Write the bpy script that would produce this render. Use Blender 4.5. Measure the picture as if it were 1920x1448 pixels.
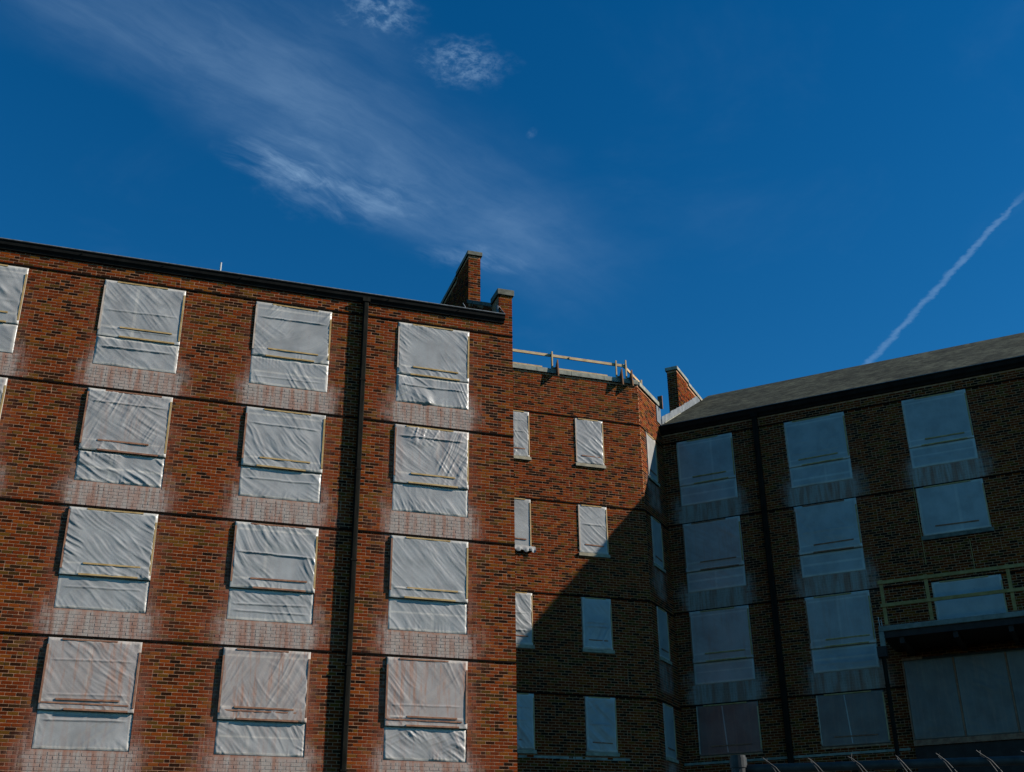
import bpy, math, random
import numpy as np
from mathutils import Matrix, Vector

for o in list(bpy.data.objects):
    bpy.data.objects.remove(o)
S = bpy.context.scene
COL = S.collection
random.seed(7)
RNG = np.random.default_rng(11)
Q = math.sqrt(.5)
ZO = 1.6                      # eye height above the ground

# ------------------------------------------------------------------ camera
CAM_F, PITCH, ROLL, YAW, DIST = 2177.86, math.radians(25.005), math.radians(-.637), math.radians(18.747), 25.37
cy, sy, cp, sp, cr, sr = math.cos(YAW), math.sin(YAW), math.cos(PITCH), math.sin(PITCH), math.cos(ROLL), math.sin(ROLL)
Rv, Fv, Uv = Vector((cy, -sy, 0)), Vector((sy*cp, cy*cp, sp)), Vector((-sy*sp, -cy*sp, cp))
Rr, Ur = Rv*cr + Uv*sr, Uv*cr - Rv*sr
CAM_LOC = Vector((0, -DIST, ZO))
camd = bpy.data.cameras.new('camera')
cam = bpy.data.objects.new('camera', camd); COL.objects.link(cam)
camd.sensor_width = 36; camd.lens = 36*CAM_F/1920; camd.clip_end = 5000; camd.clip_start = .05
cam.matrix_world = Matrix(((Rr.x, Ur.x, -Fv.x, CAM_LOC.x), (Rr.y, Ur.y, -Fv.y, CAM_LOC.y), (Rr.z, Ur.z, -Fv.z, CAM_LOC.z), (0, 0, 0, 1)))
S.camera = cam

def project(P):
    """world points (n,3) -> photograph pixels (n,2); only used to pick which bricks show largest"""
    d = np.asarray(P, float) - np.array(CAM_LOC)
    w = d @ np.array(Fv)
    return np.stack([960 + CAM_F*(d @ np.array(Rr))/w, 724 - CAM_F*(d @ np.array(Ur))/w], 1)

# ------------------------------------------------------------------ sun, sky, exposure
SUN = Vector((2.25, -1.0, 1.42)).normalized()
SUN_EL = math.asin(SUN.z); SUN_AZ = math.atan2(SUN.x, SUN.y)
sl = bpy.data.lights.new('sun', 'SUN'); sl.energy = 5.0; sl.angle = math.radians(.53); sl.color = (1, .95, .87)
so = bpy.data.objects.new('sun', sl); COL.objects.link(so); so.location = (30, -20, 40)
so.rotation_euler = SUN.to_track_quat('Z', 'Y').to_euler()

class NT:
    """tiny node-tree helper"""
    def __init__(s, tree): s.t = tree
    def n(s, typ, **kw):
        o = s.t.nodes.new(typ)
        for k, v in kw.items(): setattr(o, k, v)
        return o
    def l(s, a, b): s.t.links.new(a, b)
    def put(s, sock, v):
        if hasattr(v, 'default_value') or isinstance(v, bpy.types.NodeSocket): s.l(v, sock)
        else: sock.default_value = v
    def m(s, op, a, b=None, c=None, clamp=False):
        o = s.n('ShaderNodeMath', operation=op, use_clamp=clamp)
        s.put(o.inputs[0], a)
        if b is not None: s.put(o.inputs[1], b)
        if c is not None: s.put(o.inputs[2], c)
        return o.outputs[0]
    def sstep(s, x, a, b):
        o = s.n('ShaderNodeMapRange', interpolation_type='SMOOTHSTEP')
        s.put(o.inputs['Value'], x); s.put(o.inputs['From Min'], a); s.put(o.inputs['From Max'], b)
        return o.outputs[0]
    def noise(s, vec, scale, detail=4, rough=.55, dist=0, color=False):
        o = s.n('ShaderNodeTexNoise'); s.l(vec, o.inputs['Vector'])
        o.inputs['Scale'].default_value = scale; o.inputs['Detail'].default_value = detail
        o.inputs['Roughness'].default_value = rough; o.inputs['Distortion'].default_value = dist
        return o.outputs['Color'] if color else o.outputs[0]
    def mix(s, f, a, b, mode='MIX'):
        o = s.n('ShaderNodeMix', data_type='RGBA', blend_type=mode)
        s.put(o.inputs[0], f)
        for i, v in ((6, a), (7, b)):
            if isinstance(v, bpy.types.NodeSocket): s.l(v, o.inputs[i])
            else: o.inputs[i].default_value = (*v, 1) if len(v) == 3 else v
        return o.outputs[2]
    def vscale(s, vec, sc):
        o = s.n('ShaderNodeVectorMath', operation='MULTIPLY'); s.l(vec, o.inputs[0]); o.inputs[1].default_value = sc
        return o.outputs[0]
    def ramp(s, f, stops, interp='LINEAR'):
        o = s.n('ShaderNodeValToRGB'); r = o.color_ramp; r.interpolation = interp
        while len(r.elements) < len(stops): r.elements.new(.5)
        for e, (p, c) in zip(r.elements, stops): e.position = p; e.color = (*c, 1)
        s.put(o.inputs[0], f); return o.outputs[0]

W = bpy.data.worlds.new('World'); S.world = W; W.use_nodes = True
w = NT(W.node_tree); W.node_tree.nodes.clear()
sky = w.n('ShaderNodeTexSky', sky_type='NISHITA', sun_disc=False)
sky.sun_elevation = SUN_EL; sky.sun_rotation = SUN_AZ
sky.altitude = 600; sky.air_density = 1.0; sky.dust_density = .05; sky.ozone_density = 3.0
hs = w.n('ShaderNodeHueSaturation'); hs.inputs['Saturation'].default_value = 1.37; hs.inputs['Value'].default_value = .86
w.l(sky.outputs[0], hs.inputs['Color'])
skyc = w.mix(1.0, hs.outputs[0], (.66, .98, 1.0), "MULTIPLY")
# a thin layer of cirrus, laid out on the plane of a cloud layer (direction.xy / direction.z)
tc = w.n('ShaderNodeTexCoord'); sep = w.n('ShaderNodeSeparateXYZ'); w.l(tc.outputs['Generated'], sep.inputs[0])
zz = w.m('MAXIMUM', sep.outputs[2], .05)
PX, PY = w.m('DIVIDE', sep.outputs[0], zz), w.m('DIVIDE', sep.outputs[1], zz)
cv = w.n('ShaderNodeCombineXYZ'); w.l(PX, cv.inputs[0]); w.l(PY, cv.inputs[1])
def axis(ox, oy, ex, ey):
    L = math.hypot(ex, ey); ex /= L; ey /= L
    dx, dy = w.m('SUBTRACT', PX, ox), w.m('SUBTRACT', PY, oy)
    a = w.m('ADD', w.m('MULTIPLY', dx, ex), w.m('MULTIPLY', dy, ey))
    b = w.m('SUBTRACT', w.m('MULTIPLY', dy, ex), w.m('MULTIPLY', dx, ey))
    return a, b
A, B = axis(.142, 1.36, .87, .47)
wob = w.m('MULTIPLY', w.m('SUBTRACT', w.noise(cv.outputs[0], 5, 4), .5), .16)
Bw = w.m('ADD', B, wob)
warp = w.n('ShaderNodeVectorMath', operation='MULTIPLY_ADD'); w.l(w.noise(cv.outputs[0], 3.5, 4, .6, 0, True), warp.inputs[0])
warp.inputs[1].default_value = (.16, .16, 0)
ab = w.n('ShaderNodeCombineXYZ'); w.l(w.m('MULTIPLY', A, .5), ab.inputs[0]); w.l(w.m('MULTIPLY', B, 1.7), ab.inputs[1])
w.l(ab.outputs[0], warp.inputs[2])
wisp = w.sstep(w.noise(warp.outputs[0], 5.5, 9, .66, .2), .28, .78)
soft = w.sstep(w.noise(cv.outputs[0], 4.2, 5, .55), .25, .75)
lo = w.m('POWER', w.sstep(Bw, .125, -.06), 1.3)                     # the lower edge of the streak
hi = w.sstep(Bw, w.m('SUBTRACT', w.m('MULTIPLY', A, .22), .34), w.m('SUBTRACT', w.m('MULTIPLY', A, .10), -.04))
ends = w.m('MULTIPLY', w.sstep(A, .82, .2), w.sstep(A, -.75, .02))
band = w.m('MULTIPLY', w.m('MULTIPLY', lo, hi), w.m('MULTIPLY', ends, w.m('MULTIPLY', w.m('MULTIPLY_ADD', wisp, .8, .3), w.m('MULTIPLY_ADD', soft, .5, .65))))
def blob(x, y, r, ax=1.0):
    dx, dy = w.m('DIVIDE', w.m('SUBTRACT', PX, x), r*ax), w.m('DIVIDE', w.m('SUBTRACT', PY, y), r)
    d = w.m('SQRT', w.m('ADD', w.m('MULTIPLY', dx, dx), w.m('MULTIPLY', dy, dy)))
    d = w.m('ADD', d, w.m('MULTIPLY', w.m('SUBTRACT', w.noise(cv.outputs[0], 26, 3), .5), .9))
    return w.sstep(d, 1.15, .1)
puff = w.noise(warp.outputs[0], 13, 8, .66, .15)
core = w.m('MULTIPLY', w.m('ADD', blob(.135, 1.405, .075, 1.3), w.m('ADD', w.m('MULTIPLY', blob(.255, 1.46, .09, 1.7), .8), w.m('MULTIPLY', blob(.47, 1.575, .05, 2.2), .7))), w.sstep(puff, .36, .74))
def ridge(sc, wid, dist):
    n = w.noise(cv.outputs[0], sc, 4, .6, dist)
    return w.m('POWER', w.m('SUBTRACT', 1.0, w.m('MULTIPLY', w.m('ABSOLUTE', w.m('SUBTRACT', n, .5)), wid), clamp=True), 1.4)
lace = w.m('ADD', ridge(19, 10.0, .5), w.m('MULTIPLY', ridge(43, 8.0, .4), .55), clamp=True)
lace = w.m('MULTIPLY', lace, w.sstep(w.noise(cv.outputs[0], 60, 5, .7), .3, .7))
clump = w.m('ADD', w.m('ADD', blob(.2, 1.066, .05, 1.15), blob(.322, 1.124, .052, 1.25)), w.m('MULTIPLY', blob(.452, 1.232, .016, .5), .35))
clump = w.m('MULTIPLY', clump, w.m('MULTIPLY_ADD', lace, .95, .05))
TA, TB = axis(1.215, 1.163, .114, .579)
tw = w.m('MULTIPLY_ADD', w.noise(cv.outputs[0], 30, 4, .7), .028, -.014)
trail = w.m('MULTIPLY', w.sstep(w.m('ABSOLUTE', w.m('ADD', TB, tw)), w.m('MULTIPLY_ADD', TA, .008, .0085), .001),
            w.m('MULTIPLY', w.sstep(TA, -.06, .06), w.m('MULTIPLY_ADD', w.noise(cv.outputs[0], 45, 4, .7), .8, .25)))
haze_far = w.m('MULTIPLY', w.sstep(w.noise(cv.outputs[0], 2.2, 6, .6, .6), .5, .85), .03)
cl = w.m('ADD', w.m('ADD', w.m('MULTIPLY', band, .24), w.m('MULTIPLY', core, .27)), w.m('ADD', w.m('MULTIPLY', clump, .27), w.m('ADD', w.m('MULTIPLY', trail, .20), haze_far)), clamp=True)
skyc = w.mix(cl, skyc, (4.2, 6.2, 8.4))
bg = w.n('ShaderNodeBackground'); w.l(skyc, bg.inputs[0]); bg.inputs[1].default_value = .120
out = w.n('ShaderNodeOutputWorld'); w.l(bg.outputs[0], out.inputs[0])

S.view_settings.view_transform = 'Standard'; S.view_settings.look = 'None'
S.view_settings.exposure = 0; S.view_settings.gamma = 1; S.view_settings.use_curve_mapping = False
S.render.engine = 'CYCLES'
S.render.resolution_x, S.render.resolution_y = 1024, 772
S.cycles.max_bounces = 6; S.cycles.diffuse_bounces = 0

# ------------------------------------------------------------------ materials
def material(name, rough=.85, spec=.3):
    m = bpy.data.materials.new(name); m.use_nodes = True
    t = NT(m.node_tree); b = m.node_tree.nodes['Principled BSDF']
    b.inputs['Roughness'].default_value = rough; b.inputs['Specular IOR Level'].default_value = spec
    g = t.n('ShaderNodeNewGeometry')
    return m, t, b, g.outputs['Position']
def attr(t, name):
    a = t.n('ShaderNodeAttribute', attribute_name=name); return a.outputs['Fac']
def bump(t, b, h, strength, dist):
    o = t.n('ShaderNodeBump'); t.l(h, o.inputs['Height']); o.inputs['Strength'].default_value = strength; o.inputs['Distance'].default_value = dist
    t.l(o.outputs[0], b.inputs['Normal'])

BRICK_STOPS = [(0, (.014, .006, .003)), (.15, (.040, .011, .003)), (.25, (.14, .023, .004)), (.45, (.21, .034, .004)), (.6, (.155, .024, .003)),
               (.72, (.25, .054, .005)), (.83, (.15, .062, .007)), (.92, (.085, .040, .006)), (1, (.030, .013, .005))]
def stains(t, pos, base, mortar):
    """lime bloom, plaster dust and red brick-dust smears carried by the wall (painted per vertex as 'dust' and 'smear')"""
    st = t.vscale(pos, (5.5, 5.5, .55))
    streak = t.noise(st, 3.0, 5, .65)
    blot = t.noise(pos, 2.6, 5, .6)
    fine = t.noise(pos, 38, 3, .6)
    drip = t.noise(t.vscale(pos, (9, 9, .45)), 3.2, 5, .7)
    h = t.m('ADD', t.m('MULTIPLY', attr(t, 'dust'), 1.15), t.m('ADD', t.m('MULTIPLY_ADD', streak, .85, -.425), t.m('MULTIPLY_ADD', blot, .75, -.375)))
    k = t.m('MULTIPLY', t.sstep(h, .16, .98), t.sstep(attr(t, 'dust'), .0, .12))
    k = t.m('MULTIPLY', k, t.m('MULTIPLY_ADD', t.sstep(drip, .3, .62), .4, .62))
    k = t.m('MULTIPLY', k, t.m('MULTIPLY_ADD', fine, .6, .68), clamp=True)
    dustc = t.mix(t.sstep(t.noise(t.vscale(pos, (3, 3, .35)), 2.2, 4), .42, .66), (.50, .425, .36), (.43, .245, .18))
    sm = t.m('MULTIPLY', attr(t, 'smear'), t.m('MULTIPLY_ADD', t.sstep(streak, .25, .7), .8, .35), clamp=True)
    smc = t.mix(t.sstep(blot, .35, .65), (.30, .085, .045), (.38, .18, .125))
    c = t.mix(t.m('MULTIPLY', sm, 1.0 if mortar else .72), base, smc)
    c = t.mix(t.m('MULTIPLY', k, 1.0 if mortar else .92), c, dustc)
    return c

def make_brick():
    m, t, b, pos = material('brick', .95, .06)
    r = attr(t, 'rnd')
    c = t.ramp(r, BRICK_STOPS)
    n1 = t.noise(pos, 55, 4, .65)
    c = t.mix(.55, c, t.mix(n1, (.35, .33, .3), (1.5, 1.5, 1.5)), 'MULTIPLY')
    big = t.noise(pos, .55, 4, .6)
    c = t.mix(t.m('MULTIPLY', t.sstep(big, .35, .7), .45), c, (1.25, 1.12, .85), 'MULTIPLY')
    c = stains(t, pos, c, False)
    t.l(c, b.inputs['Base Color']); bump(t, b, n1, .5, .004)
    return m
def make_mortar():
    m, t, b, pos = material('mortar', .95, .05)
    n1 = t.noise(pos, 9, 5, .65)
    c = t.mix(t.sstep(n1, .3, .7), (.34, .150, .075), (.62, .325, .185))
    c = stains(t, pos, c, True)
    t.l(c, b.inputs['Base Color']); bump(t, b, t.noise(pos, 120, 3), .4, .003)
    return m
def simple(name, c1, c2, scale=6, rough=.85, spec=.3, stretch=(1, 1, 1), bstr=.25, bdist=.004, metal=0, detail=5):
    m, t, b, pos = material(name, rough, spec)
    n1 = t.noise(t.vscale(pos, stretch), scale, detail, .62)
    c = t.mix(t.sstep(n1, .3, .7), c1, c2); t.l(c, b.inputs['Base Color'])
    b.inputs['Metallic'].default_value = metal
    if bstr: bump(t, b, n1, bstr, bdist)
    return m
def make_plastic(name, dirt, lo=(.385, .37, .34), hi=(.52, .50, .46)):
    m, t, b, pos = material(name, .34, .5)
    n1 = t.noise(pos, 1.7, 4, .6)
    c = t.mix(t.sstep(n1, .3, .7), lo, hi)
    c = t.mix(attr(t, 'back'), t.mix(1.0, c, (.86, .87, .88), 'MULTIPLY'), t.mix(1.0, c, (1.34, 1.28, 1.20), 'MULTIPLY'))
    st = t.noise(t.vscale(pos, (4.5, 4.5, .35)), 2.6, 5, .65)
    sp_ = t.noise(pos, 14, 5, .7)
    k = t.m('MULTIPLY', t.m('MULTIPLY_ADD', t.sstep(st, .46, .72), .7, .22), t.m('MULTIPLY_ADD', sp_, .8, .55))
    c = t.mix(t.m('MULTIPLY', k, dirt, clamp=True), c, (.40, .21, .14))
    t.l(c, b.inputs['Base Color'])
    t.l(t.m('MULTIPLY_ADD', t.noise(pos, 6, 4), .25, .16 + .3*dirt), b.inputs['Roughness'])
    bump(t, b, t.noise(t.vscale(pos, (1, 1, 1.6)), 26, 4, .6), .25, .006)
    return m
def make_slate():
    m, t, b, pos = material('slate', .92, .08)
    n1 = t.noise(pos, .7, 5, .65); n2 = t.noise(t.vscale(pos, (1, 1, 7)), 5, 5, .7)
    run = t.noise(t.vscale(pos, (2.2, -2.2, .5)), 1.6, 6, .7)
    c = t.mix(t.sstep(n1, .3, .7), (.055, .053, .038), (.105, .10, .072))
    c = t.mix(.75, c, t.mix(t.sstep(n2, .32, .68), (.3, .3, .28), (1.65, 1.68, 1.5)), 'MULTIPLY')
    c = t.mix(.6, c, t.mix(t.sstep(run, .36, .64), (.35, .35, .33), (1.55, 1.56, 1.45)), 'MULTIPLY')
    t.l(c, b.inputs['Base Color']); bump(t, b, n2, .5, .01)
    return m
M = dict(brick=make_brick(), mortar=make_mortar(),
    clean=make_plastic('plastic_film', .12), dusty=make_plastic('plastic_film_dusty', .42), dirty=make_plastic('plastic_film_dirty', 1.15),
    pine=simple('pine_batten', (.42, .26, .09), (.62, .42, .19), 7, .8, stretch=(1, 1, 1)),
    pine_red=simple('stained_batten', (.24, .10, .06), (.42, .21, .12), 7, .85),
    lumber=simple('lumber', (.50, .32, .14), (.70, .50, .27), 5, .75),
    ply=simple('plywood', (.20, .09, .04), (.34, .17, .08), 5, .8),
    frame=simple('frame_board', (.50, .36, .26), (.68, .55, .44), 6, .8),
    gutter=simple('gutter_metal', (.006, .006, .005), (.018, .017, .014), 3, .75, .12),
    pipe=simple('pipe_metal', (.006, .006, .004), (.020, .018, .013), 4, .8, .08, stretch=(3, 3, .6)),
    steel=simple('rusty_steel', (.006, .004, .003), (.016, .010, .007), 12, .95, .05),
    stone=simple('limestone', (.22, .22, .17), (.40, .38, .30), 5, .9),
    shade_stone=simple('shaded_stone', (.10, .10, .075), (.20, .19, .145), 6, .9),  # darker copy of the stone, shade put into its colour, for unlit coping
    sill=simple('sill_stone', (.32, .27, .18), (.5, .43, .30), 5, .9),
    flash=simple('lead_flashing', (.10, .115, .12), (.24, .255, .26), 5, .6, .35, stretch=(1.5, 1.5, .5), bstr=.4),
    slate=make_slate(),
    concrete=simple('concrete', (.16, .155, .125), (.30, .28, .23), 4, .9),
    black=simple('near_black', (.010, .010, .008), (.025, .024, .02), 4, .7),  # even near-black tone for soffit, joists, conductor head and screen backing
    galv=simple('galvanised_steel', (.022, .022, .020), (.055, .053, .049), 22, .6, .3, metal=.0, bstr=.1),
    dim=simple('dark_room', (.02, .02, .02), (.04, .04, .04), 4, .9),
    asphalt=simple('asphalt', (.035, .035, .034), (.075, .073, .07), 3, .95),
    shade_wood=simple('shaded_lumber', (.34, .20, .07), (.50, .31, .12), 5, .85, .1),  # lumber with shade put into its colour, for canopy rail and conduits
    shade_film=make_plastic('shaded_film', .3, (.075, .075, .068), (.135, .135, .122)),  # window film darkened in colour to deepen the shade at the lower right
    pvc=simple('pale_pipe', (.5, .5, .47), (.68, .67, .62), 6, .6))

# ------------------------------------------------------------------ building frames: (u along the wall, v into the wall, z up)
class Frame:
    def __init__(s, ox, oy, ux, uy): s.o = np.array([ox, oy]); s.u = np.array([ux, uy]); s.v = np.array([-uy, ux])
    def w(s, P):
        P = np.atleast_2d(np.asarray(P, float))
        return np.concatenate([s.o + P[:, :1]*s.u + P[:, 1:2]*s.v, P[:, 2:3] + ZO], 1)
Y2, MCOR, RX = 5.0615, 14.5347, 17.4802
LF, MF = Frame(0, 0, 1, 0), Frame(0, Y2, 1, 0)
RF, TF = Frame(RX, Y2, Q, -Q), Frame(MCOR, Y2, Q, Q)      # right wing, return wall (perpendicular to the right wing)
ZC, H = 5.5135, 2.8

BOX_F = [(0, 1, 2, 3), (7, 6, 5, 4), (0, 4, 5, 1), (1, 5, 6, 2), (2, 6, 7, 3), (3, 7, 4, 0)]
class MB:
    """collects geometry in a frame, builds ONE mesh object"""
    def __init__(s, fr): s.fr = fr; s.v = []; s.f = []
    def add(s, verts, faces):
        n = len(s.v); s.v += [tuple(p) for p in verts]; s.f += [tuple(i+n for i in f) for f in faces]; return s
    def box(s, u0, u1, v0, v1, z0, z1):
        return s.add([(u0, v0, z0), (u0, v1, z0), (u1, v1, z0), (u1, v0, z0), (u0, v0, z1), (u0, v1, z1), (u1, v1, z1), (u1, v0, z1)], BOX_F)
    def beam(s, a, b, wd, hg, up=(0, 0, 1)):
        a, b = Vector(a), Vector(b); d = (b-a).normalized(); x = d.cross(Vector(up)).normalized(); y = x.cross(d)
        vs = [p + x*(i*wd/2) + y*(j*hg/2) for p in (a, b) for i, j in ((-1, -1), (1, -1), (1, 1), (-1, 1))]
        return s.add(vs, BOX_F)
    def prism_u(s, u0, u1, prof):      # prof in (v,z)
        n = len(prof); vs = [(u0, *p) for p in prof] + [(u1, *p) for p in prof]
        return s.add(vs, [tuple(range(n))[::-1], tuple(range(n, 2*n))] + [(i, (i+1) % n, n+(i+1) % n, n+i) for i in range(n)])
    def prism_z(s, z0, z1, prof):
        n = len(prof); vs = [(*p, z0) for p in prof] + [(*p, z1) for p in prof]
        return s.add(vs, [tuple(range(n))[::-1], tuple(range(n, 2*n))] + [(i, (i+1) % n, n+(i+1) % n, n+i) for i in range(n)])
    def tube(s, pts, r, k=10):
        pts = [Vector(p) for p in pts]; rings = []
        for i, p in enumerate(pts):
            d = (pts[min(i+1, len(pts)-1)] - pts[max(i-1, 0)]).normalized()
            a = Vector((0, 0, 1)) if abs(d.z) < .9 else Vector((1, 0, 0))
            x = d.cross(a).normalized(); y = d.cross(x)
            rings.append([p + (x*math.cos(2*math.pi*j/k) + y*math.sin(2*math.pi*j/k))*r for j in range(k)])
        vs = [q for rg in rings for q in rg]; fs = []
        for i in range(len(rings)-1):
            for j in range(k): fs.append((i*k+j, i*k+(j+1) % k, (i+1)*k+(j+1) % k, (i+1)*k+j))
        fs += [tuple(range(k))[::-1], tuple(range(len(vs)-k, len(vs)))]
        return s.add(vs, fs)
    def build(s, name, mat, parent=None, attrs=None, smooth=False, bevel=0):
        return mesh_obj(name, s.fr.w(s.v), s.f, mat, parent, attrs, smooth, bevel)
def origin_of(parent):
    o = Vector((0, 0, 0))
    while parent is not None: o += parent.location; parent = parent.parent
    return np.array(o)
def mesh_obj(name, verts, faces, mat, parent=None, attrs=None, smooth=False, bevel=0):
    me = bpy.data.meshes.new(name)
    me.from_pydata((np.asarray(verts) - origin_of(parent)).tolist(), [], faces)
    for k, a in (attrs or {}).items():
        me.attributes.new(k, 'FLOAT', 'POINT').data.foreach_set('value', np.asarray(a, np.float32))
    if mat: me.materials.append(M[mat] if isinstance(mat, str) else mat)
    if smooth: me.polygons.foreach_set('use_smooth', [True]*len(me.polygons))
    ob = bpy.data.objects.new(name, me); COL.objects.link(ob)
    if parent: ob.parent = parent
    if bevel:
        b = ob.modifiers.new('bevel', 'BEVEL'); b.width = bevel; b.segments = 1; b.limit_method = 'ANGLE'
    me.update(); return ob
def quads_obj(name, V, nb, mat, parent, attrs):
    """V: (nb,8,3) world boxes without a back; fast path for thousands of bricks"""
    F = np.array([(0, 3, 7, 4), (3, 2, 6, 7), (1, 0, 4, 5), (4, 7, 6, 5), (1, 2, 3, 0)])
    faces = (np.arange(nb)[:, None, None]*8 + F[None]).reshape(-1, 4)
    me = bpy.data.meshes.new(name)
    me.vertices.add(nb*8); me.vertices.foreach_set('co', (V.reshape(-1, 3) - origin_of(parent)).astype(np.float32).ravel())
    me.loops.add(faces.size); me.loops.foreach_set('vertex_index', faces.ravel().astype(np.int32))
    me.polygons.add(len(faces)); me.polygons.foreach_set('loop_start', np.arange(0, faces.size, 4, dtype=np.int32))
    me.update(calc_edges=True); me.polygons.foreach_set('use_smooth', [False]*len(me.polygons))
    for k, a in attrs.items():
        me.attributes.new(k, 'FLOAT', 'POINT').data.foreach_set('value', np.asarray(a, np.float32).ravel())
    me.materials.append(M[mat])
    ob = bpy.data.objects.new(name, me); COL.objects.link(ob); ob.parent = parent
    return ob
def thing(name, label, cat, loc=(0, 0, 0), group=None):
    o = bpy.data.objects.new(name, None); COL.objects.link(o); o.location = loc; o.empty_display_size = .3
    o['label'] = label; o['category'] = cat
    if group: o['group'] = group
    return o

def ss(x, a, b):
    t = np.clip((x-a)/(b-a), 0, 1); return t*t*(3-2*t)
def stain_values(u, z, wins):
    """where dust and red smears lie on a wall with the given windows: wins = (uL,uR,zt,zb, z of next head, dust, smear)"""
    d = np.zeros_like(u); s = np.zeros_like(u)
    for (a, b, zt, zb, zn, kd, ks) in wins:
        ins = ss(u, a-.16, a+.02)*ss(u, b+.16, b-.02)
        zband = ss(z, zb+.03, zb-.03)*ss(z, zn-.02, zn+.03)
        d = np.maximum(d, kd*ins*zband)
        dx = np.maximum(np.maximum(a-u, u-b), 0)
        zf = ss(z, zb+.75, zb+.0)*ss(z, zn-.25, zn+.15)
        d = np.maximum(d, kd*.56*np.exp(-(dx/.38)**2)*zf)
        side = np.exp(-(dx/.2)**2)*ss(z, zt+.05, zb+1.2)*ss(z, zb-.9, zb+.1)
        s = np.maximum(s, ks*side)
        s = np.maximum(s, ks*.8*np.exp(-(dx/.45)**2)*ss(z, zb+.5, zb-.1)*ss(z, zn-.5, zn))
        d = np.maximum(d, ks*.38*np.exp(-((u-a+.05)/.07)**2)*ss(z, zt+.02, zt-.1)*ss(z, zb-.1, zb+.1))
    return d, s

ZT_LEFT = 14.36
BL, BH, BM = .212, H/38, .0150     # brick pitch along, course height, joint
def lay_bricks(fr, u0, u1, z0, z1, holes, wins, inside=None, quoin=.0):
    """one brick per row: arrays u-left, u-right, z-low, z-high"""
    rows = []
    k0, k1 = int(math.floor((z0-ZC)/BH)), int(math.ceil((z1-ZC)/BH))
    for k in range(k0, k1):
        za, zb = ZC + k*BH + BM/2, ZC + (k+1)*BH - BM/2
        if za < z0-1e-6 or zb > z1+1e-6: continue
        off = u1 + BM/2 + (k % 2)*BL/2
        cuts = [(a, b) for a, b, c, d in holes if zb > c+.002 and za < d-.002]
        ivs = [(u0, u1)]
        for a, b in cuts:
            nx = []
            for p, q in ivs:
                if b <= p or a >= q: nx.append((p, q)); continue
                if a-p > .02: nx.append((p, a))
                if q-b > .02: nx.append((b, q))
            ivs = nx
        for p, q in ivs:
            i = math.floor((p-off)/BL)
            while i*BL+off < q:
                a, b = max(p, i*BL+off+BM/2), min(q, (i+1)*BL+off-BM/2)
                if random.random() < .07 and b-a > .19:      # a pair of headers in the run
                    mid = (a+b)/2
                    for aa, bb in ((a, mid-BM/2), (mid+BM/2, b)): rows.append((aa, bb, za, zb))
                elif b-a > .025: rows.append((a, b, za, zb))
                i += 1
    R = np.array(rows)
    if inside is not None: R = R[inside(R)]
    n = len(R)
    jit = RNG.normal(0, .0012, (n, 2)); front = -.0005 - RNG.random(n)*.0022; back = np.full(n, .03)
    tilt = RNG.normal(0, .0007, n)
    L = np.zeros((n, 8, 3))
    for c, (iu, iv, iz) in enumerate([(0, 0, 0), (0, 1, 0), (1, 1, 0), (1, 0, 0), (0, 0, 1), (0, 1, 1), (1, 1, 1), (1, 0, 1)]):
        L[:, c, 0] = R[:, iu] + jit[:, 0]
        L[:, c, 1] = np.where(iv, back, front + tilt*(1 if iu else -1))
        L[:, c, 2] = R[:, 2+iz] + jit[:, 1]*.6
    rnd = RNG.random(n)
    pn = vnoise(R[:, 0]*.45 + 31, R[:, 2]*.6 + 17, 5) + .5*vnoise(R[:, 0]*1.3, R[:, 2]*1.7, 8) - .75
    rnd = np.clip(rnd + pn*.38*np.where(RNG.random(n) < .7, 1, 0), .001, .999)
    rnd = np.repeat(rnd[:, None], 8, 1)
    d, s = stain_values(L[:, :, 0], L[:, :, 2], wins)
    V = fr.w(L.reshape(-1, 3)).reshape(n, 8, 3)
    return V, dict(rnd=rnd, dust=d, smear=s)
def join_bricks(sets):
    V = np.concatenate([a for a, _ in sets]); return V, {k: np.concatenate([b[k] for _, b in sets]) for k in sets[0][1]}
def emit_bricks(sets, parent, visible, count=300):
    """the bricks that show largest become parts of their own, the rest one joined part"""
    V, A = join_bricks(sets); n = len(V)
    P = project(V[:, [0, 3, 7, 4]].reshape(-1, 3)).reshape(n, 4, 2)
    c = P.mean(1); x, y = P[:, :, 0], P[:, :, 1]
    area = .5*abs((x*np.roll(y, -1, 1) - np.roll(x, -1, 1)*y).sum(1))
    ok = (x.min(1) > 3) & (x.max(1) < 1917) & (y.min(1) > 3) & (y.max(1) < 1445) & visible(c[:, 0], c[:, 1])
    order = np.argsort(np.where(ok, -area, 1)); top = order[:count]; top = top[ok[top]]
    F = [(0, 3, 7, 4), (3, 2, 6, 7), (1, 0, 4, 5), (4, 7, 6, 5), (1, 2, 3, 0)]
    for i in top:
        mesh_obj('brick', V[i], F, 'brick', parent, {k: a[i] for k, a in A.items()})
    keep = np.ones(n, bool); keep[top] = False
    ob = quads_obj('brickwork', V[keep], int(keep.sum()), 'brick', parent, {k: a[keep] for k, a in A.items()})
    ob['kind'] = 'stuff'; return ob

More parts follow.
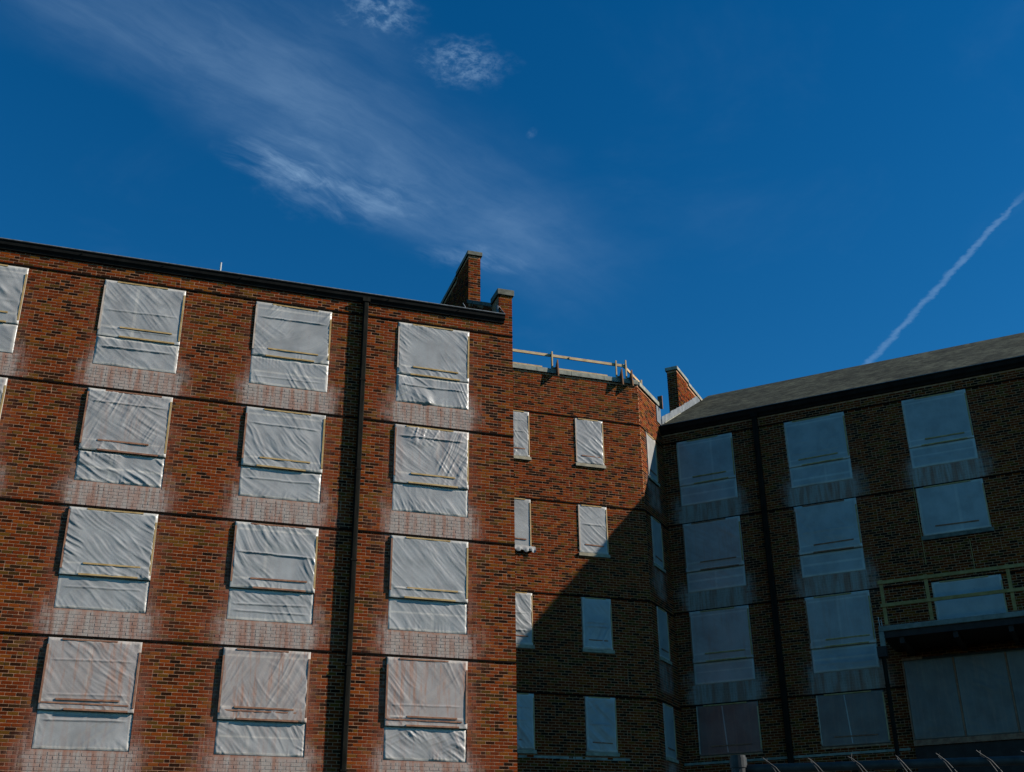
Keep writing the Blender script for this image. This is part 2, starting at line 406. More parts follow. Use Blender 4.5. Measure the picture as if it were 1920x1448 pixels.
def mortar_sheet(fr, u0, u1, z0, z1, holes, wins, reveal=.12, step=.12):
    """backing of the brickwork with the window openings and their reveals; returns verts, faces, attrs"""
    us = sorted(set([u0, u1] + [x for h in holes for x in h[:2]])); zs = sorted(set([z0, z1] + [x for h in holes for x in h[2:]]))
    def sub(v):
        o = []
        for a, b in zip(v, v[1:]):
            k = max(1, int(math.ceil((b-a)/step))); o += list(np.linspace(a, b, k+1)[:-1])
        return np.array(o + [v[-1]])
    us, zs = sub(us), sub(zs); nu, nz = len(us), len(zs)
    g = np.array([(u, .003, z) for z in zs for u in us]); f = []
    for j in range(nz-1):
        zc = (zs[j]+zs[j+1])/2
        for i in range(nu-1):
            uc = (us[i]+us[i+1])/2
            if any(h[0] < uc < h[1] and h[2] < zc < h[3] for h in holes): continue
            f.append((j*nu+i, j*nu+i+1, (j+1)*nu+i+1, (j+1)*nu+i))
    V = g.tolist()
    for a, b, c, d in holes:
        n = len(V); V += [(a, .003, c), (b, .003, c), (b, .003, d), (a, .003, d), (a, reveal, c), (b, reveal, c), (b, reveal, d), (a, reveal, d)]
        f += [(n, n+4, n+5, n+1), (n+1, n+5, n+6, n+2), (n+2, n+6, n+7, n+3), (n+3, n+7, n+4, n), (n+4, n+7, n+6, n+5)]
    V = np.array(V); d, s = stain_values(V[:, 0], V[:, 2], wins)
    return V, f, dict(dust=d, smear=s)

# ------------------------------------------------------------------ plastic film with folds
def vnoise(x, y, seed):
    x = np.asarray(x, float); y = np.asarray(y, float)
    xi, yi = np.floor(x).astype(np.int64), np.floor(y).astype(np.int64); fx, fy = x-xi, y-yi
    def h(a, b):
        n = (a*374761393 + b*668265263 + seed*974711) & 0x7fffffff
        n = ((n ^ (n >> 13))*1274126177) & 0x7fffffff; n = n ^ (n >> 16)
        return (n & 0xffff)/65535.
    sx, sy_ = fx*fx*(3-2*fx), fy*fy*(3-2*fy)
    return (h(xi, yi)*(1-sx)+h(xi+1, yi)*sx)*(1-sy_) + (h(xi, yi+1)*(1-sx)+h(xi+1, yi+1)*sx)*sy_
def fold_height(x, z, w_, h_, seed, amp):
    """tension folds: families of slanting ridges running in from the nailed edges, plus one or two loose horizontal creases"""
    r = random.Random(seed); o = np.zeros_like(x)
    edge = np.minimum(np.minimum(x, w_-x), np.minimum(z, h_-z))
    for k in range(4):
        # a family starts at a corner or an edge point and fans out
        cx, cz = r.choice([(0, h_), (0, h_*.6), (w_, h_), (w_*.9, 0), (w_, h_*.25), (0, 0), (w_*.4, h_)])
        th = r.uniform(-60, -28) if r.random() < .78 else r.uniform(20, 70)
        th = math.radians(th)
        ac = (x-cx)*-math.sin(th) + (z-cz)*math.cos(th); al = (x-cx)*math.cos(th) + (z-cz)*math.sin(th)
        fr_ = r.uniform(6.5, 12.5)
        warp = .10*(vnoise(x*2.2, z*2.2, seed+k*17) - .5)
        rg = 1-abs(2*vnoise((ac+warp)*fr_ + 50, al*.7 + 9, seed+k*31) - 1)
        rg2 = 1-abs(2*vnoise((ac+warp*1.3)*fr_*2.1 + 80, al*1.1 + 3, seed+k*53) - 1)
        msk = ss(vnoise(x*1.6+k*7, z*1.6, seed+k*71), .38, .74)
        o += (rg**2.6 + .40*rg2**2.2)*(8.5/fr_)*msk*(.6 if k else 1.0)
    for k in range(r.choice([0, 1, 1, 2])):
        zc = h_*r.uniform(.12, .85) + (x-w_/2)*r.uniform(-.02, .02) + .012*(vnoise(x*5, x*0, seed+k*5)-.5)
        o += r.uniform(.8, 1.7)*np.exp(-((z-zc)/.016)**2)*ss(x, .05, .25)*ss(x, w_-.05, w_-.3)
    for cz in (0, h_):      # small gathers along the nailed top and bottom edges
        o += .55*(1-abs(2*vnoise(x*13+cz*9, z*1.5, seed+91)-1))**2*np.exp(-abs(z-cz)/.13)*ss(vnoise(x*1.7, z*0+cz, seed+97), .35, .7)
    o += .5*vnoise(x*2.5, z*2.5, seed+3)
    return amp*o*ss(edge, 0, .05)
def film(fr, name, u0, u1, z0, z1, v, skirt, mat, parent, seed, amp, step=.02, lines=()):
    nu, nz = max(6, int((u1-u0)/step)), max(6, int((z1-z0)/step))
    x = np.linspace(0, u1-u0, nu+1); z = np.linspace(0, z1-z0, nz+1); X, Z = np.meshgrid(x, z)
    hgt = fold_height(X, Z, u1-u0, z1-z0, seed, amp)
    sag = .004*(vnoise(X*1.1, Z*.0+.5, seed+7)-.5)
    V = np.stack([X+u0, v - hgt, Z+z0+sag*(Z < .02)], -1).reshape(-1, 3).tolist()
    n1 = nu+1
    F = [(j*n1+i, j*n1+i+1, (j+1)*n1+i+1, (j+1)*n1+i) for j in range(nz) for i in range(nu)]
    # the film is wrapped round the edges of its frame
    loop = [(j, 0) for j in range(nz+1)][::-1] + [(0, i) for i in range(1, nu+1)] + [(j, nu) for j in range(1, nz+1)] + [(nz, i) for i in range(nu-1, 0, -1)]
    base = len(V); idx = [j*n1+i for j, i in loop]
    for q in idx: V.append((V[q][0], v+skirt, V[q][2]))
    m = len(idx)
    ed = np.minimum(np.minimum(X, u1-u0-X), np.minimum(Z, z1-z0-Z)); mul = abs(X-(u1-u0)*(.36+.28*((seed*37) % 10)/10))
    bk = np.maximum(ss(ed, .075, .05), .45*ss(mul, .045, .025)*(seed % 3 == 0))
    for zl in lines: bk = np.maximum(bk, ss(abs(Z+z0-zl), .03, .014)*.8)
    bk = bk.ravel(); bk = np.concatenate([bk, np.ones(m)])
    F += [(idx[k], base+k, base+(k+1) % m, idx[(k+1) % m]) for k in range(m)]
    ob = mesh_obj(name, fr.w(V), F, mat, parent, dict(back=bk), smooth=True)
    return ob

SEED = [100]
def jig(s): return random.uniform(-s, s)
def batten(fr, parent, a, b, v, wd=.036, th=.02, mat='pine'):
    """a,b = (u,z) ends of a nailed strip lying on the film"""
    mb = MB(fr); a_, b_ = (a[0], v-th/2, a[1]), (b[0], v-th/2, b[1])
    d = Vector(b_)-Vector(a_); d.normalize(); y = Vector((0, 1, 0)); x = d.cross(y).normalized()
    vs = [Vector(p) + x*(i*wd/2) + y*(j*th/2) for p in (a_, b_) for i, j in ((-1, -1), (1, -1), (1, 1), (-1, 1))]
    mb.add(vs, BOX_F); return mb.build('batten', mat, parent)
def frame_mesh(fr, parent, parts):
    mb = MB(fr)
    for (u0, u1, z0, z1, v0, v1, t) in parts:
        mb.box(u0, u0+t, v0, v1, z0, z1).box(u1-t, u1, v0, v1, z0, z1).box(u0+t, u1-t, v0, v1, z1-t, z1).box(u0+t, u1-t, v0, v1, z0, z0+t)
    return mb.build('window', 'frame', parent)
def big_window(fr, bld, uL, uR, zt, zb, row, step=.02, amp=.020, split=.672, flat=False):
    zd = zt - split*(zt-zb) + jig(.03); wd = uR-uL
    pr = (-.012, -.03, -.036, -.04)[row]; rc = (.004, .016, .02, .022)[row]
    f = frame_mesh(fr, bld, [(uL+.012, uR-.012, zd+.012, zt-.012, pr+.006, .11, .05), (uL+.012, uR-.012, zb+.012, zd-.006, rc+.008, .11, .05)])
    mats = [('clean', 'clean'), ('clean', 'clean'), ('clean', 'clean'), ('dirty', 'dusty')][row]
    if row == 1 and random.random() < .6: mats = ('dusty', 'clean')
    SEED[0] += 13; z2 = zd+.24+jig(.03)
    film(fr, 'plastic_sheet', uL+.004, uR-.004, zd+.004, zt-.004, pr, .05, mats[0], f, SEED[0], amp*random.uniform(.55, 1.25)*(.6 if row == 3 else 1), step, [z2] + ([zt-.16] if SEED[0] % 2 else []))
    film(fr, 'plastic_sheet', uL+.004, uR-.004, zb+.004, zd, rc, .04, mats[1], f, SEED[0]+5, amp*random.uniform(.6, 1.2), step, [zb+(zd-zb)*random.uniform(.35, .6)] if amp < .01 or SEED[0] % 3 == 1 else [])
    wood = ['pine', 'pine', 'pine', 'pine_red'][row]; w2 = wood if random.random() < .6 or row == 0 else 'pine_red'
    b = pr - .003
    batten(fr, f, (uL+.022, zt-.06-random.random()*.12), (uL+.022+jig(.004), zd+.12+random.random()*.06), b, .036, .02, 'pine_red' if row else 'frame')
    batten(fr, f, (uR-.026, zt-.1-random.random()*.12), (uR-.028+jig(.004), zd+.08+random.random()*.06), b, .04, .022, wood)
    a0 = uL+wd*random.uniform(.12, .24); batten(fr, f, (a0, zt-.03), (a0+wd*random.uniform(.55, .68), zt-.03+jig(.008)), b, .034, .02, w2)
    a0 = uL+wd*random.uniform(.17, .27); batten(fr, f, (a0, z2), (a0+wd*random.uniform(.58, .68), z2+jig(.012)), b-.004, .036, .024, w2)
    a0 = uL+wd*random.uniform(.17, .27); batten(fr, f, (a0, zd+.03), (a0+wd*random.uniform(.6, .7), zd+.03+jig(.01)), b, .036, .024, w2)
    if row == 3: batten(fr, f, (uL+wd*.03, z2-.07), (uL+wd*.93, z2-.075+jig(.01)), b, .03, .016, 'pine_red')
    return f
def small_window(fr, bld, uL, uR, zt, zb, row, step=.025, amp=.006, mat='clean', seam=False, sill=True, drape=False):
    wd = uR-uL; pr = -.006
    f = frame_mesh(fr, bld, [(uL+.01, uR-.01, zb+.01, zt-.01, pr+.006, .11, .05)])
    SEED[0] += 13
    film(fr, 'plastic_sheet', uL+.004, uR-.004, zb+.004, zt-.004, pr, .05, mat, f, SEED[0], amp, step)
    b = pr-.003
    batten(fr, f, (uL+.02, zt-.02), (uL+.02, zb+.06), b, .032, .02, 'frame')
    batten(fr, f, (uR-.02, zt-.15*random.random()-.05), (uR-.02, zb+.08), b, .034, .02, 'lumber')
    batten(fr, f, (uL+wd*.12, zt-.022), (uL+wd*.82, zt-.022), b, .034, .02, 'pine')
    batten(fr, f, (uL+wd*.2, zb+.26), (uL+wd*.84, zb+.25+jig(.01)), b, .032, .022, 'pine_red')
    if seam: batten(fr, f, (uL+wd*.42, zt-.06), (uL+wd*.46, zb+.06), b, .03, .012, 'clean')
    if sill: MB(fr).box(uL-.03, uR+.03, -.06, .1, zb-.1, zb-.004).build('sill', 'sill', f, bevel=.006)
    if drape:    # film pulled loose at the bottom and lapping over the sill
        mb = MB(fr); n = 22
        for i in range(n+1):
            u = uL-.01 + (wd+.12)*i/n; k = i/n
            for j, (v, z) in enumerate(((-.02, zb+.05), (-.075, zb-.0), (-.10-.02*math.sin(i*1.7), zb-.05-.02*math.cos(i*.9)), (-.085-.03*math.sin(i*2.3+1), zb-.1-.035*math.sin(i*1.3)-.03*k))):
                mb.v.append((u, v, z))
        for i in range(n):
            for j in range(3): q = i*4+j; mb.f.append((q, q+4, q+5, q+1))
        mb.build('loose_film', 'clean', f, smooth=True)
    return f

# ------------------------------------------------------------------ setting
g = MB(Frame(0, 0, 1, 0)); n_ = 24
gx = np.linspace(-1500, 1500, n_+1)
g.v = [(x, y, -ZO) for y in gx for x in gx]; g.f = [(j*(n_+1)+i, j*(n_+1)+i+1, (j+1)*(n_+1)+i+1, (j+1)*(n_+1)+i) for j in range(n_) for i in range(n_)]
go = g.build('ground', 'asphalt'); go['kind'] = 'structure'; go['label'] = 'dark asphalt yard in front of the brick buildings'

def shelf_line(fr, bld, u0, u1, z, proud=.022):
    MB(fr).box(u0, u1, -proud, .05, z-.028, z+.012).build('shelf_angle', 'steel', bld)
def gutter(fr, bld, u0, u1, ztop, pr, hh):
    prof = [(.04, ztop-.02), (.04, ztop-hh-.06), (-pr*.30, ztop-hh-.05), (-pr*.42, ztop-hh), (-pr*.72, ztop-hh*.72), (-pr*.86, ztop-hh*.3), (-pr, ztop-hh*.18), (-pr, ztop), (-pr+.02, ztop), (-pr+.02, ztop-.03)]
    g = MB(fr).prism_u(u0, u1, prof).build('gutter', 'gutter', bld)
    MB(fr).box(u0, u1, -pr-.006, -pr+.012, ztop-.012, ztop+.006).build('gutter_bead', 'flash', g)
    k = u0 + .5
    while k < u1: MB(fr).box(k, k+.012, -pr-.012, .03, ztop-hh*.55, ztop-hh*.42).build('gutter_bracket', 'pipe', g); k += 1.83
    return g
def downpipe(fr, bld, u, z0, z1, wd, v0, v1, straps):
    p = MB(fr).prism_z(z0, z1, [(u-wd/2, v1), (u-wd/2, v0+.02), (u-wd/2+.02, v0), (u+wd/2-.02, v0), (u+wd/2, v0+.02), (u+wd/2, v1)]).build('downpipe', 'pipe', bld)
    for z in straps: MB(fr).box(u-wd/2-.012, u+wd/2+.012, v0-.008, v1+.004, z, z+.035).build('pipe_strap', 'pipe', p)
    MB(fr).box(u-wd/2-.03, u+wd/2+.03, v0-.02, v1, z1-.03, z1+.09).build('pipe_head', 'pipe', p)
    return p
def end_parapet(fr, bld, ua, ub, lit, v_k, v_t, ze):
    """stepped end wall above the roof: kneeler block at the eaves, raked coping, tall stack with a flat stepped coping"""
    ang = math.tan(math.radians(30.2))
    zk, zr0 = 15.10, 15.02
    prof = [(0.004, ze-1.2), (0.004, zk)] if v_k is not None else [(.35, 14.6)]
    if v_k is not None: prof += [(v_k, zk), (v_k, zr0)]
    else: prof += [(.35, zr0+.1)]
    za = prof[-1][1]; va = prof[-1][0]
    zt0 = za + (v_t-va)*ang
    prof += [(v_t, zt0), (v_t, 17.97), (v_t+1.2, 17.93), (v_t+1.22, 17.85), (9.0, 17.7), (9.0, 13.4), (.5, 13.4)]
    p = MB(fr).prism_u(ua+.004, ub-.004, prof); 
    par = p.build('parapet', 'mortar', bld, attrs=dict(dust=np.zeros(len(p.v)), smear=np.zeros(len(p.v))))
    sets = []
    # bricks on the faces that look at the yard
    if v_k is not None:
        sets.append(lay_bricks(Frame(*(fr.w([(0, .0, 0)])[0][:2]), *fr.u), ua, ub, ZT_LEFT, zk, [], []))
    f2 = Frame(*(fr.w([(0, v_t-.003, 0)])[0][:2]), *fr.u)
    sets.append(lay_bricks(f2, ua, ub, zt0+.04, 17.95, [], []))
    c = MB(fr)
    f3 = Frame(*(fr.w([(ub, 0, 0)])[0][:2]), *fr.v); pv = np.array(prof)
    def ins(R):
        vv = (R[:, 0]+R[:, 1])/2
        top = np.where(vv < v_t, za+(vv-va)*ang, np.where(vv < v_t+1.2, 17.94, 17.78))
        if v_k is not None: top = np.where(vv < v_k, zk, top)
        return R[:, 3] < top
    sets.append(lay_bricks(f3, v_t+.002, 8.9, zt0-.6, 17.95, [], [], inside=ins))
    sets.append(lay_bricks(f3, va+.02 if v_k is None else .02, v_t-.02, 14.4, zt0, [], [], inside=ins))
    f4 = Frame(*(fr.w([(ua, 0, 0)])[0][:2]), *(-fr.v))      # face towards the other side
    def ins4(R):
        R2 = R.copy(); R2[:, 0], R2[:, 1] = -R[:, 1], -R[:, 0]; return ins(R2)
    sets.append(lay_bricks(f4, -8.9, -v_t-.002, zt0-.6, 17.95, [], [], inside=ins4))
    sets.append(lay_bricks(f4, -v_t+.02, -(va+.02), 14.4, zt0, [], [], inside=ins4))
    V, A = join_bricks(sets); bw = quads_obj('brickwork', V, len(V), 'brick', par, A); bw['kind'] = 'stuff'
    o = .045
    st = 'stone' if lit else 'shade_stone'
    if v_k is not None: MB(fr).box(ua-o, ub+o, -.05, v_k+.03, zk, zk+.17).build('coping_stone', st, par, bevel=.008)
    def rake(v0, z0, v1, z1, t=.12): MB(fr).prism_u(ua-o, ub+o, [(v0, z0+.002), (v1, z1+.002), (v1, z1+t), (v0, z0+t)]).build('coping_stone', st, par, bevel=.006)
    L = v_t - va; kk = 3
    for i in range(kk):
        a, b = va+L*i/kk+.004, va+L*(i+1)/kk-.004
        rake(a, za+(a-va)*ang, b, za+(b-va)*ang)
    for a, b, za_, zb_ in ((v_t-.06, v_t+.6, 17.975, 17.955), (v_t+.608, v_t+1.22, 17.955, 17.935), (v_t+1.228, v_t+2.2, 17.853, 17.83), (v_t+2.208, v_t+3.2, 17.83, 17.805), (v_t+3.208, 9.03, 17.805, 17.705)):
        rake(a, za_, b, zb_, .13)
    return par, ang

# ------------------------------------------------------------------ left building
bl = thing('brick_building', 'sunlit brick block on the left with four rows of sheeted windows and a downpipe', 'building', (1, 0, 0))
LW = [(-4.93, -3.09), (-1.4228, .4207), (2.0695, 3.9293), (5.6057, 7.4699)]
holes, wins = [], []
for k in range(4):
    zc = ZC + (3-k)*H
    for a, b in LW:
        holes.append((a, b, zc-2.243, zc-.052))
        wins.append((a, b, zc-.052, zc-2.243, zc-H-.03, (.95, .9, .8, .85)[k], (.35, .6, .8, 1.0)[k]))
U0, U1, ZT = -8.0, 8.6371, 14.36
V, F, A = mortar_sheet(LF, U0, U1-.003, -ZO, ZT, holes, wins)
mb = MB(LF); mb.v = [tuple(p) for p in V]; mb.f = list(F)
n0 = len(mb.v); mb.box(U0, U1-.004, .13, 12.0, -ZO, ZT-.01); mb.box(U0, U1-.004, .004, .129, ZT-.02, ZT-.002); mb.box(U1-.02, U1-.004, .004, .129, -ZO, ZT-.01)
A = {k: np.concatenate([a, np.zeros(len(mb.v)-n0)]) for k, a in A.items()}
mb.build('wall', 'mortar', bl, attrs=A)
sets = [lay_bricks(LF, U0, U1, -ZO, ZT, holes, wins)]
SIDE = Frame(U1, 0, 0, 1)
sets.append(lay_bricks(SIDE, .03, 5.0, 2.0, ZT, [], []))
emit_bricks(sets, bl, lambda x, y: x < 962)
for k in range(4): 
    z = ZC + k*H
    shelf_line(LF, bl, U0, 4.65, z); shelf_line(LF, bl, 4.65, U1-.002, z)
for k in range(4):
    zc = ZC + (3-k)*H
    for a, b in LW: big_window(LF, bl, a, b, zc-.052, zc-2.243, k, .017 if a > -2 else .03)
gutter(LF, bl, U0, 8.40, 14.47, .15, .17)
downpipe(LF, bl, 4.745, -ZO, 14.25, .125, -.165, -.045, [12.2-.15, 9.9-.15, 7.55, 5.2, 3.0])
# roof of the left building, with its vent pipe
an = math.tan(math.radians(29.2))
MB(LF).prism_u(U0, 8.24, [(-.08, 14.40), (6.0, 14.40+6.08*an), (12.1, 14.38), (12.0, 14.30), (6, 14.2), (0, 14.33)]).build('roof', 'slate', bl)
MB(LF).tube([(1.165, .4, 14.5), (1.165, .4, 15.02)], .022).build('vent_pipe', 'pvc', bl)
end_parapet(LF, bl, 8.27, U1, False, .55, 2.85, 14.55)
MB(LF).prism_u(8.235, 8.262, [(-.02, 14.5), (-.02, 14.75), (.1, 14.85), (.1, 14.45)]).build('flashing', 'flash', bl)
MB(LF).add([(8.40, -.148, 14.46), (8.40, -.01, 14.46), (8.29, -.01, 14.74), (8.27, -.02, 14.74), (8.41, -.15, 14.45), (8.41, -.005, 14.45), (8.30, -.005, 14.75), (8.28, -.012, 14.75)], BOX_F).build('flashing', 'flash', bl)
MB(LF).tube([(7.35, -.05, 14.45), (7.33, -.06, 14.56), (7.27, -.07, 14.64)], .012, 6).build('gutter_wire', 'flash', bl)

# ------------------------------------------------------------------ middle block
bm = thing('brick_building', 'set-back flat-roofed brick block between the two wings, half in shadow', 'building', (12, Y2, 0))
MW = [(9.93, 10.8624), (12.3451, 13.2727)]; TW = [(.50, 1.38)]
zm = [(ZC+(3-k)*H+.276, ZC+(3-k)*H-1.2101) for k in range(4)]
holes = [(a, b, zb-.1, zt) for zt, zb in zm for a, b in MW]; 
holesT = [(a, b, zb-.1, zt) for zt, zb in zm for a, b in TW]
winsT = [(a, b, zt, zb-.1, zb-1.0, .5, .2) for zt, zb in zm for a, b in TW]
MU0, MZT, TU1 = 8.62, 15.6, 2.15
for nm, (fr, a, b, hl, wn) in enumerate(((MF, MU0, MCOR-.003, holes, []), (TF, .002, TU1, holesT, winsT))):
    V, F, A = mortar_sheet(fr, a, b, -ZO, MZT, hl, wn)
    mesh_obj('wall', fr.w(V), F, 'mortar', bm, A)
g = MB(MF); core = [(MU0, .13), (MCOR-.06, .13), (MCOR-.06+1.42, .13+1.42), (20.5, 6.4), (20.5, 9.5), (MU0, 9.5)]
g.prism_z(-ZO, 15.2, core).build('roof', 'dim', bm)
sets = [lay_bricks(MF, MU0, MCOR, 2.0, MZT, holes, []), lay_bricks(TF, .012, TU1, 2.0, MZT, holesT, winsT)]
emit_bricks(sets, bm, lambda x, y: (x > 972) & (x < 1200) & (x + .87*y < 2005))
zs_m = [z for z, _ in zm]
for z, _ in zm:
    shelf_line(MF, bm, MU0, MCOR-.001, z+.03, .018)
    shelf_line(TF, bm, .02, TU1, z+.03, .018)
k = 0
for zt, zb in zm:
    for j, (a, b) in enumerate(MW):
        small_window(MF, bm, a, b, zt, zb, k, .02, .016 if (k, j) != (1, 0) else .003, mat='clean', seam=(k == 3 and j == 1), drape=(k == 1 and j == 0))
    for a, b in TW: small_window(TF, bm, a, b, zt, zb, k, .04, .003)
    k += 1
def copings(fr, u0, u1, v0, v1, z0, z1, st, parent, mat='stone', u_miter=0):
    u = u0
    while u < u1-.05:
        e = min(u+st*random.uniform(.85, 1.15), u1)
        if u1-e < .25: e = u1
        MB(fr).box(u+.003, e-.003, v0, v1, z0+jig(.003), z1+jig(.003)).build('coping_stone', mat, parent, bevel=.008); u = e
copings(MF, MU0+.05, MCOR+.02, -.06, .34, 15.592, 15.745, 1.15, bm)
copings(TF, .07, 2.02, -.06, .34, 15.594, 15.747, 1.0, bm)
MB(MF).box(MU0, MCOR-.9, -.002, .05, 4.10, 4.17).build('base_ledge', 'stone', bm)
MB(TF).box(1.66, 2.06, -.03, .0, 14.98, 15.56).build('flashing', 'flash', bm)
# ------------------------------------------------------------------ right wing
br = thing('brick_building', 'shaded brick wing on the right with a grey slate roof and sheeted windows', 'building', tuple(RF.w([(3, 0, -ZO)])[0]))
RWC = [(-1.5982, .2616), (1.9415, 3.8053), (5.5218, 7.3649), (9.1, 10.95)]
holes, wins, todo = [], [], []
for c, (a, b) in enumerate(RWC):
    for k in range(4):
        zt = ZC+(3-k)*H+.371; zb = ZC+(3-k)*H-1.8314
        if k == 3: zb = 4.45
        if c >= 2 and k == 1: zb = 10.02
        if c >= 2 and k == 2: zb = 7.30
        if c >= 2 and k == 3: continue
        holes.append((a, b, zb, zt)); todo.append((c, k, a, b, zt, zb))
        if k < 3 and not (c >= 2 and k >= 1): wins.append((a, b, zt, zb, ZC+(2-k)*H+.39, .95, .25))
RU0, RU1, RZT = -2.08, 16.0, 14.62
V, F, A = mortar_sheet(RF, RU0, RU1, -ZO, RZT, holes, wins)
mb = MB(RF); mb.v = [tuple(p) for p in V]; mb.f = list(F); n0 = len(mb.v)
mb.box(RU0-.3, RU1, .13, 12.0, -ZO, RZT); mb.box(RU0, RU1, .004, .129, RZT-.01, RZT)
A = {k: np.concatenate([a, np.zeros(len(mb.v)-n0)]) for k, a in A.items()}
mb.build('wall', 'mortar', br, attrs=A)
emit_bricks([lay_bricks(RF, RU0, RU1, 2.0, RZT, holes, wins)], br, lambda x, y: (x > 1245) & ((x < 1640) | (y < 1040)))
for k in range(4): shelf_line(RF, br, RU0, RU1, ZC+k*H+.371+.02, .018)
for c, k, a, b, zt, zb in todo:
    if c == 3 and k > 1: continue
    if k == 3:
        f = small_window(RF, br, a, b, zt, zb, k, .04, .002, mat='shade_film', seam=True, sill=False)
    elif c >= 2 and k >= 1:
        f = small_window(RF, br, a, b, zt, zb, k, .04, .002, sill=False)
        if k == 1: MB(RF).box(a-.05, b+.05, -.06, .1, zb-.12, zb-.004).build('sill', 'shade_stone', f)
    else: big_window(RF, br, a, b, zt, zb, min(k, 1), .03, .008, split=.70)
gutter(RF, br, RU0, RU1, 14.90, .20, .22)
downpipe(RF, br, 1.06, -ZO, 14.62, .15, -.19, -.05, [12.0, 9.4, 6.8, 4.4])
ra = math.tan(math.radians(30.2))
MB(RF).prism_u(RU0-.02, RU1, [(-.17, 14.90), (6.0, 14.90+6.17*ra), (12.3, 14.88), (12, 14.6), (6, 14.58), (-.0, 14.64)]).build('roof', 'slate', br)
par, ang = end_parapet(RF, br, RU0-.37, RU0, True, None, 2.18, 14.6)
for i in range(14):        # stepped lead along the foot of the parapet
    a, b = .12+i*.33, .12+(i+1)*.33-.006
    zr = lambda v: 14.90 + (v+.17)*ra
    hh = .26 + jig(.02)
    MB(RF).prism_u(RU0-.001, RU0+.014, [(a, zr(a)-.05), (b, zr(b)-.05), (b, zr(b)+hh), (a, zr(a)+hh+.02)]).build('flashing', 'flash', br)
MB(RF).box(RU0, 4.3, -.03, .05, 4.22, 4.285).build('base_ledge', 'stone', br)
for s_, za, zb in ((5.47, 9.2, 11.7), (6.73, 8.75, 9.75)):
    MB(RF).tube([(s_, -.03, za), (s_-.0, -.03, zb)], .013, 6).build('conduit', 'shade_wood', br)

# ------------------------------------------------------------------ entrance canopy on the right wing, with the sheeted entrance under it
PO = 2.0
ca = thing('entrance_canopy', 'flat concrete entrance canopy in deep shade at the lower right', 'canopy', tuple(RF.w([(6, -1, -ZO)])[0]))
MB(RF).box(4.22, 11.5, -PO, -.008, 7.03, 7.17).build('slab', 'concrete', ca, bevel=.012)
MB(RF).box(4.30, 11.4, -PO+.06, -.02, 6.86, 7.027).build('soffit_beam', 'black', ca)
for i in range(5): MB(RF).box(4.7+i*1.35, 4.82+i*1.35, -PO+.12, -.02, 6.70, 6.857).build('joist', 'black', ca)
MB(RF).box(4.22, 4.34, -PO-.03, -PO+.1, 6.62, 7.02).build('fascia_end', 'concrete', ca)
ch = MB(RF).prism_z(6.35, 6.62, [(4.12, -PO-.12), (4.36, -PO-.12), (4.36, -PO+.1), (4.12, -PO+.1)]).build('conductor_head', 'black', ca)
dp = MB(RF).tube([(4.25, -PO+.0, -ZO), (4.25, -PO+.0, 6.35)], .055, 10).build('downspout', 'pipe', ca)
for z in (5.6, 3.6, 1.4): MB(RF).tube([(4.25, -PO, z), (4.25, -PO, z+.05)], .068, 10).build('pipe_collar', 'pipe', dp)
for u in (11.2,): MB(RF).box(u, u+.25, -PO+.1, -PO+.35, -ZO, 6.86).build('pier', 'concrete', ca)
en = thing('entrance_screen', 'large plastic-sheeted timber screen closing the entrance under the canopy', 'screen', tuple(RF.w([(6, -.3, -ZO)])[0]))
for i in range(5):
    a = 4.47+i*1.32
    film(RF, 'plastic_sheet', a+.004, a+1.316, 4.43, 6.53, -.30, .04, 'shade_film', en, 900+i*7, .006, .035)
    MB(RF).box(a-.02, a+.02, -.335, -.308, 4.44, 6.5).build('stud', 'pine_red', en)
MB(RF).box(4.45, 11.1, -.34, -.26, 4.28, 4.425).build('rail', 'pine_red', en)
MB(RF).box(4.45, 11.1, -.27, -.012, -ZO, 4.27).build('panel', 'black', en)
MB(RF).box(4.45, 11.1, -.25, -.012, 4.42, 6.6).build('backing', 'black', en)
MB(RF).box(4.45, 5.0, -.33, -.2, 6.535, 6.6).build('header', 'pine_red', en)

# timber guard rail on the canopy
gr = thing('guard_rail', 'timber guard rail with two boards on top of the entrance canopy', 'railing', tuple(RF.w([(6, -PO, 7.17)])[0]))
for u in (4.40, 5.56, 7.6, 9.7):
    MB(RF).box(u, u+.09, -PO+.04, -PO+.08, 7.172, 8.42).build('post', 'shade_wood', gr)
    MB(RF).box(u-.03, u+.12, -PO+.0, -PO+.16, 7.171, 7.2).build('foot', 'ply', gr)
for z in (8.30, 7.68): MB(RF).box(4.36, 10.6, -PO+.0, -PO+.039, z-.01, z+.085).build('board', 'shade_wood', gr, bevel=.004)
for i, (u, h) in enumerate(((4.26, .26), (4.32, .18))):
    MB(RF).tube([(u, -PO+.05, 7.17), (u-.01, -PO+.05, 7.17+h)], .009, 6).build('stub', 'pvc', gr)

# timber guard rail on the flat roof
gt = thing('guard_rail', 'timber guard rail along the parapet of the set-back block', 'railing', tuple(MF.w([(12, .1, 15.75)])[0]))
MB(MF).box(MU0+.1, 12.32, .06, .10, 16.215, 16.305).build('board', 'lumber', gt, bevel=.004)
MB(MF).box(12.25, 14.22, .02, .059, 16.19, 16.28).build('board', 'lumber', gt, bevel=.004)
for a, b in ((MU0+.1, 11.35), (11.85, 13.55)): MB(MF).box(a, b, .06, .10, 15.76, 15.85).build('toe_board', 'lumber', gt)
for u in (9.4, 11.66, 13.83, 14.17):
    MB(MF).box(u-.02, u+.02, -.03, .058 if u < 12 else .018, 15.75, 16.42 if u > 14 else 16.36).build('post', 'lumber', gt)
    MB(MF).prism_u(u+.10, u+.14, [(.03, 15.80), (-.17, 16.03), (-.235, 15.44), (-.065, 15.575), (-.065, 15.752), (.03, 15.752)]).build('bracket', 'ply', gt)
    MB(MF).box(u+.02, u+.10, -.06, .06, 15.752, 15.80).build('block', 'ply', gt)
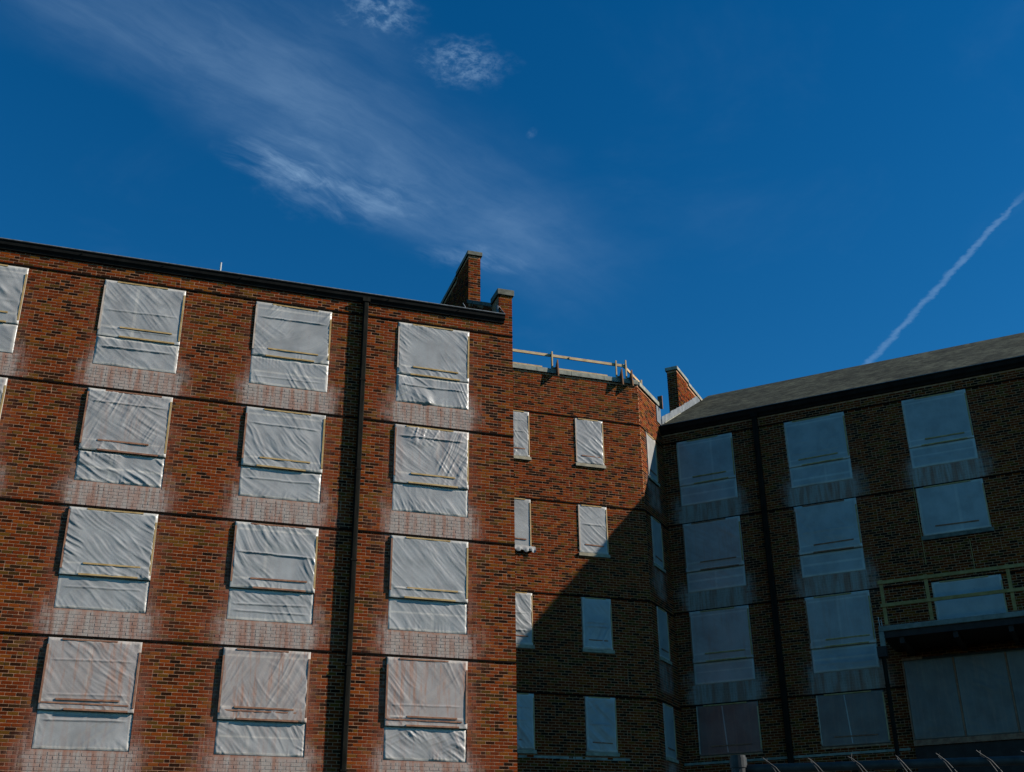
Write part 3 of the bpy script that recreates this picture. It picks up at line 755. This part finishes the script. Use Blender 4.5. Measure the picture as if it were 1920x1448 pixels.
A_ = (14.10, .14, 16.26)
MB(MF).beam((14.12, .10, 16.29), (15.28, 1.26, 16.29), .04, .09).build('board', 'lumber', gt)
MB(MF).beam((15.24, 1.16, 15.75), (15.24, 1.16, 16.4), .05, .05, (0, 1, 0)).build('post', 'lumber', gt)
MB(TF).prism_u(1.92, 1.96, [(.0, 15.98), (-.16, 15.98), (-.16, 15.50), (-.065, 15.52), (-.065, 15.752), (.0, 15.752)]).build('bracket', 'ply', gt)

# ------------------------------------------------------------------ chain-link fence close to the camera
p0 = np.array([.487, .874])*3.85 + np.array([0, -DIST]); p1 = np.array([.662, .749])*3.95 + np.array([0, -DIST])
fd = (p1-p0)/np.linalg.norm(p1-p0); FF = Frame(p0[0], p0[1], fd[0], fd[1]); RH = .44
fe = thing('chain_link_fence', 'galvanised chain-link fence with a tubular top rail close to the camera', 'fence', (p0[0], p0[1], 0))
for u in (0, 2.4, 4.8):
    p = MB(FF).tube([(u, 0, -ZO), (u, 0, RH+.03)], .024, 14).build('post', 'galv', fe, smooth=False)
    cap = MB(FF); ring = []
    cap.tube([(u, 0, RH+.004), (u, 0, RH+.034)], .0265, 18).tube([(u, 0, RH+.034), (u, 0, RH+.041)], .0235, 18)
    cap.build('post_cap', 'galv', p)
MB(FF).tube([(.0, 0, RH), (4.8, 0, RH)], .0135, 12).build('top_rail', 'galv', fe, smooth=True)
pitch = .127
for i in range(36):
    u = .1 + i*pitch; mb = MB(FF); pts = []
    n = int((RH+ZO)/pitch*2)
    z = RH+.045; side = 0
    vv = -.02
    pts = [(u+.045+jig(.01), vv-.01+jig(.008), RH+.03+jig(.008)), (u, vv, RH-.02)]
    zz_ = RH-.02
    for k in range(n-1):
        zz_ -= pitch/2; side ^= 1; pts.append((u + (pitch/2 if side else 0), vv + (.004 if side else -.004), zz_))
        if zz_ < -ZO+.1: break
    # the top of each wire is bent over its neighbour into a pointed knuckle
    tw = jig(.012)
    top = [(u-.018+tw, vv-.008, RH+.026+jig(.006)), (u-.008+tw*.5, vv-.004, RH+.018), (u+.012, vv, RH+.0)]
    mb.tube(top + [(u+.034, vv, RH-.03)], .0015, 5)
    mb.tube([(u-.004+tw, vv+.006, RH+.029+jig(.007)), (u-.010+tw*.6, vv+.002, RH+.016), (u+.004, vv-.004, RH-.002), (u+.026, vv-.004, RH-.04)], .0015, 5)
    mb.tube([(u+.034, vv, RH-.03)] + [(a, b, c-.01) for a, b, c in pts[2:]], .0019, 4)
    mb.build('wire', 'galv', fe)
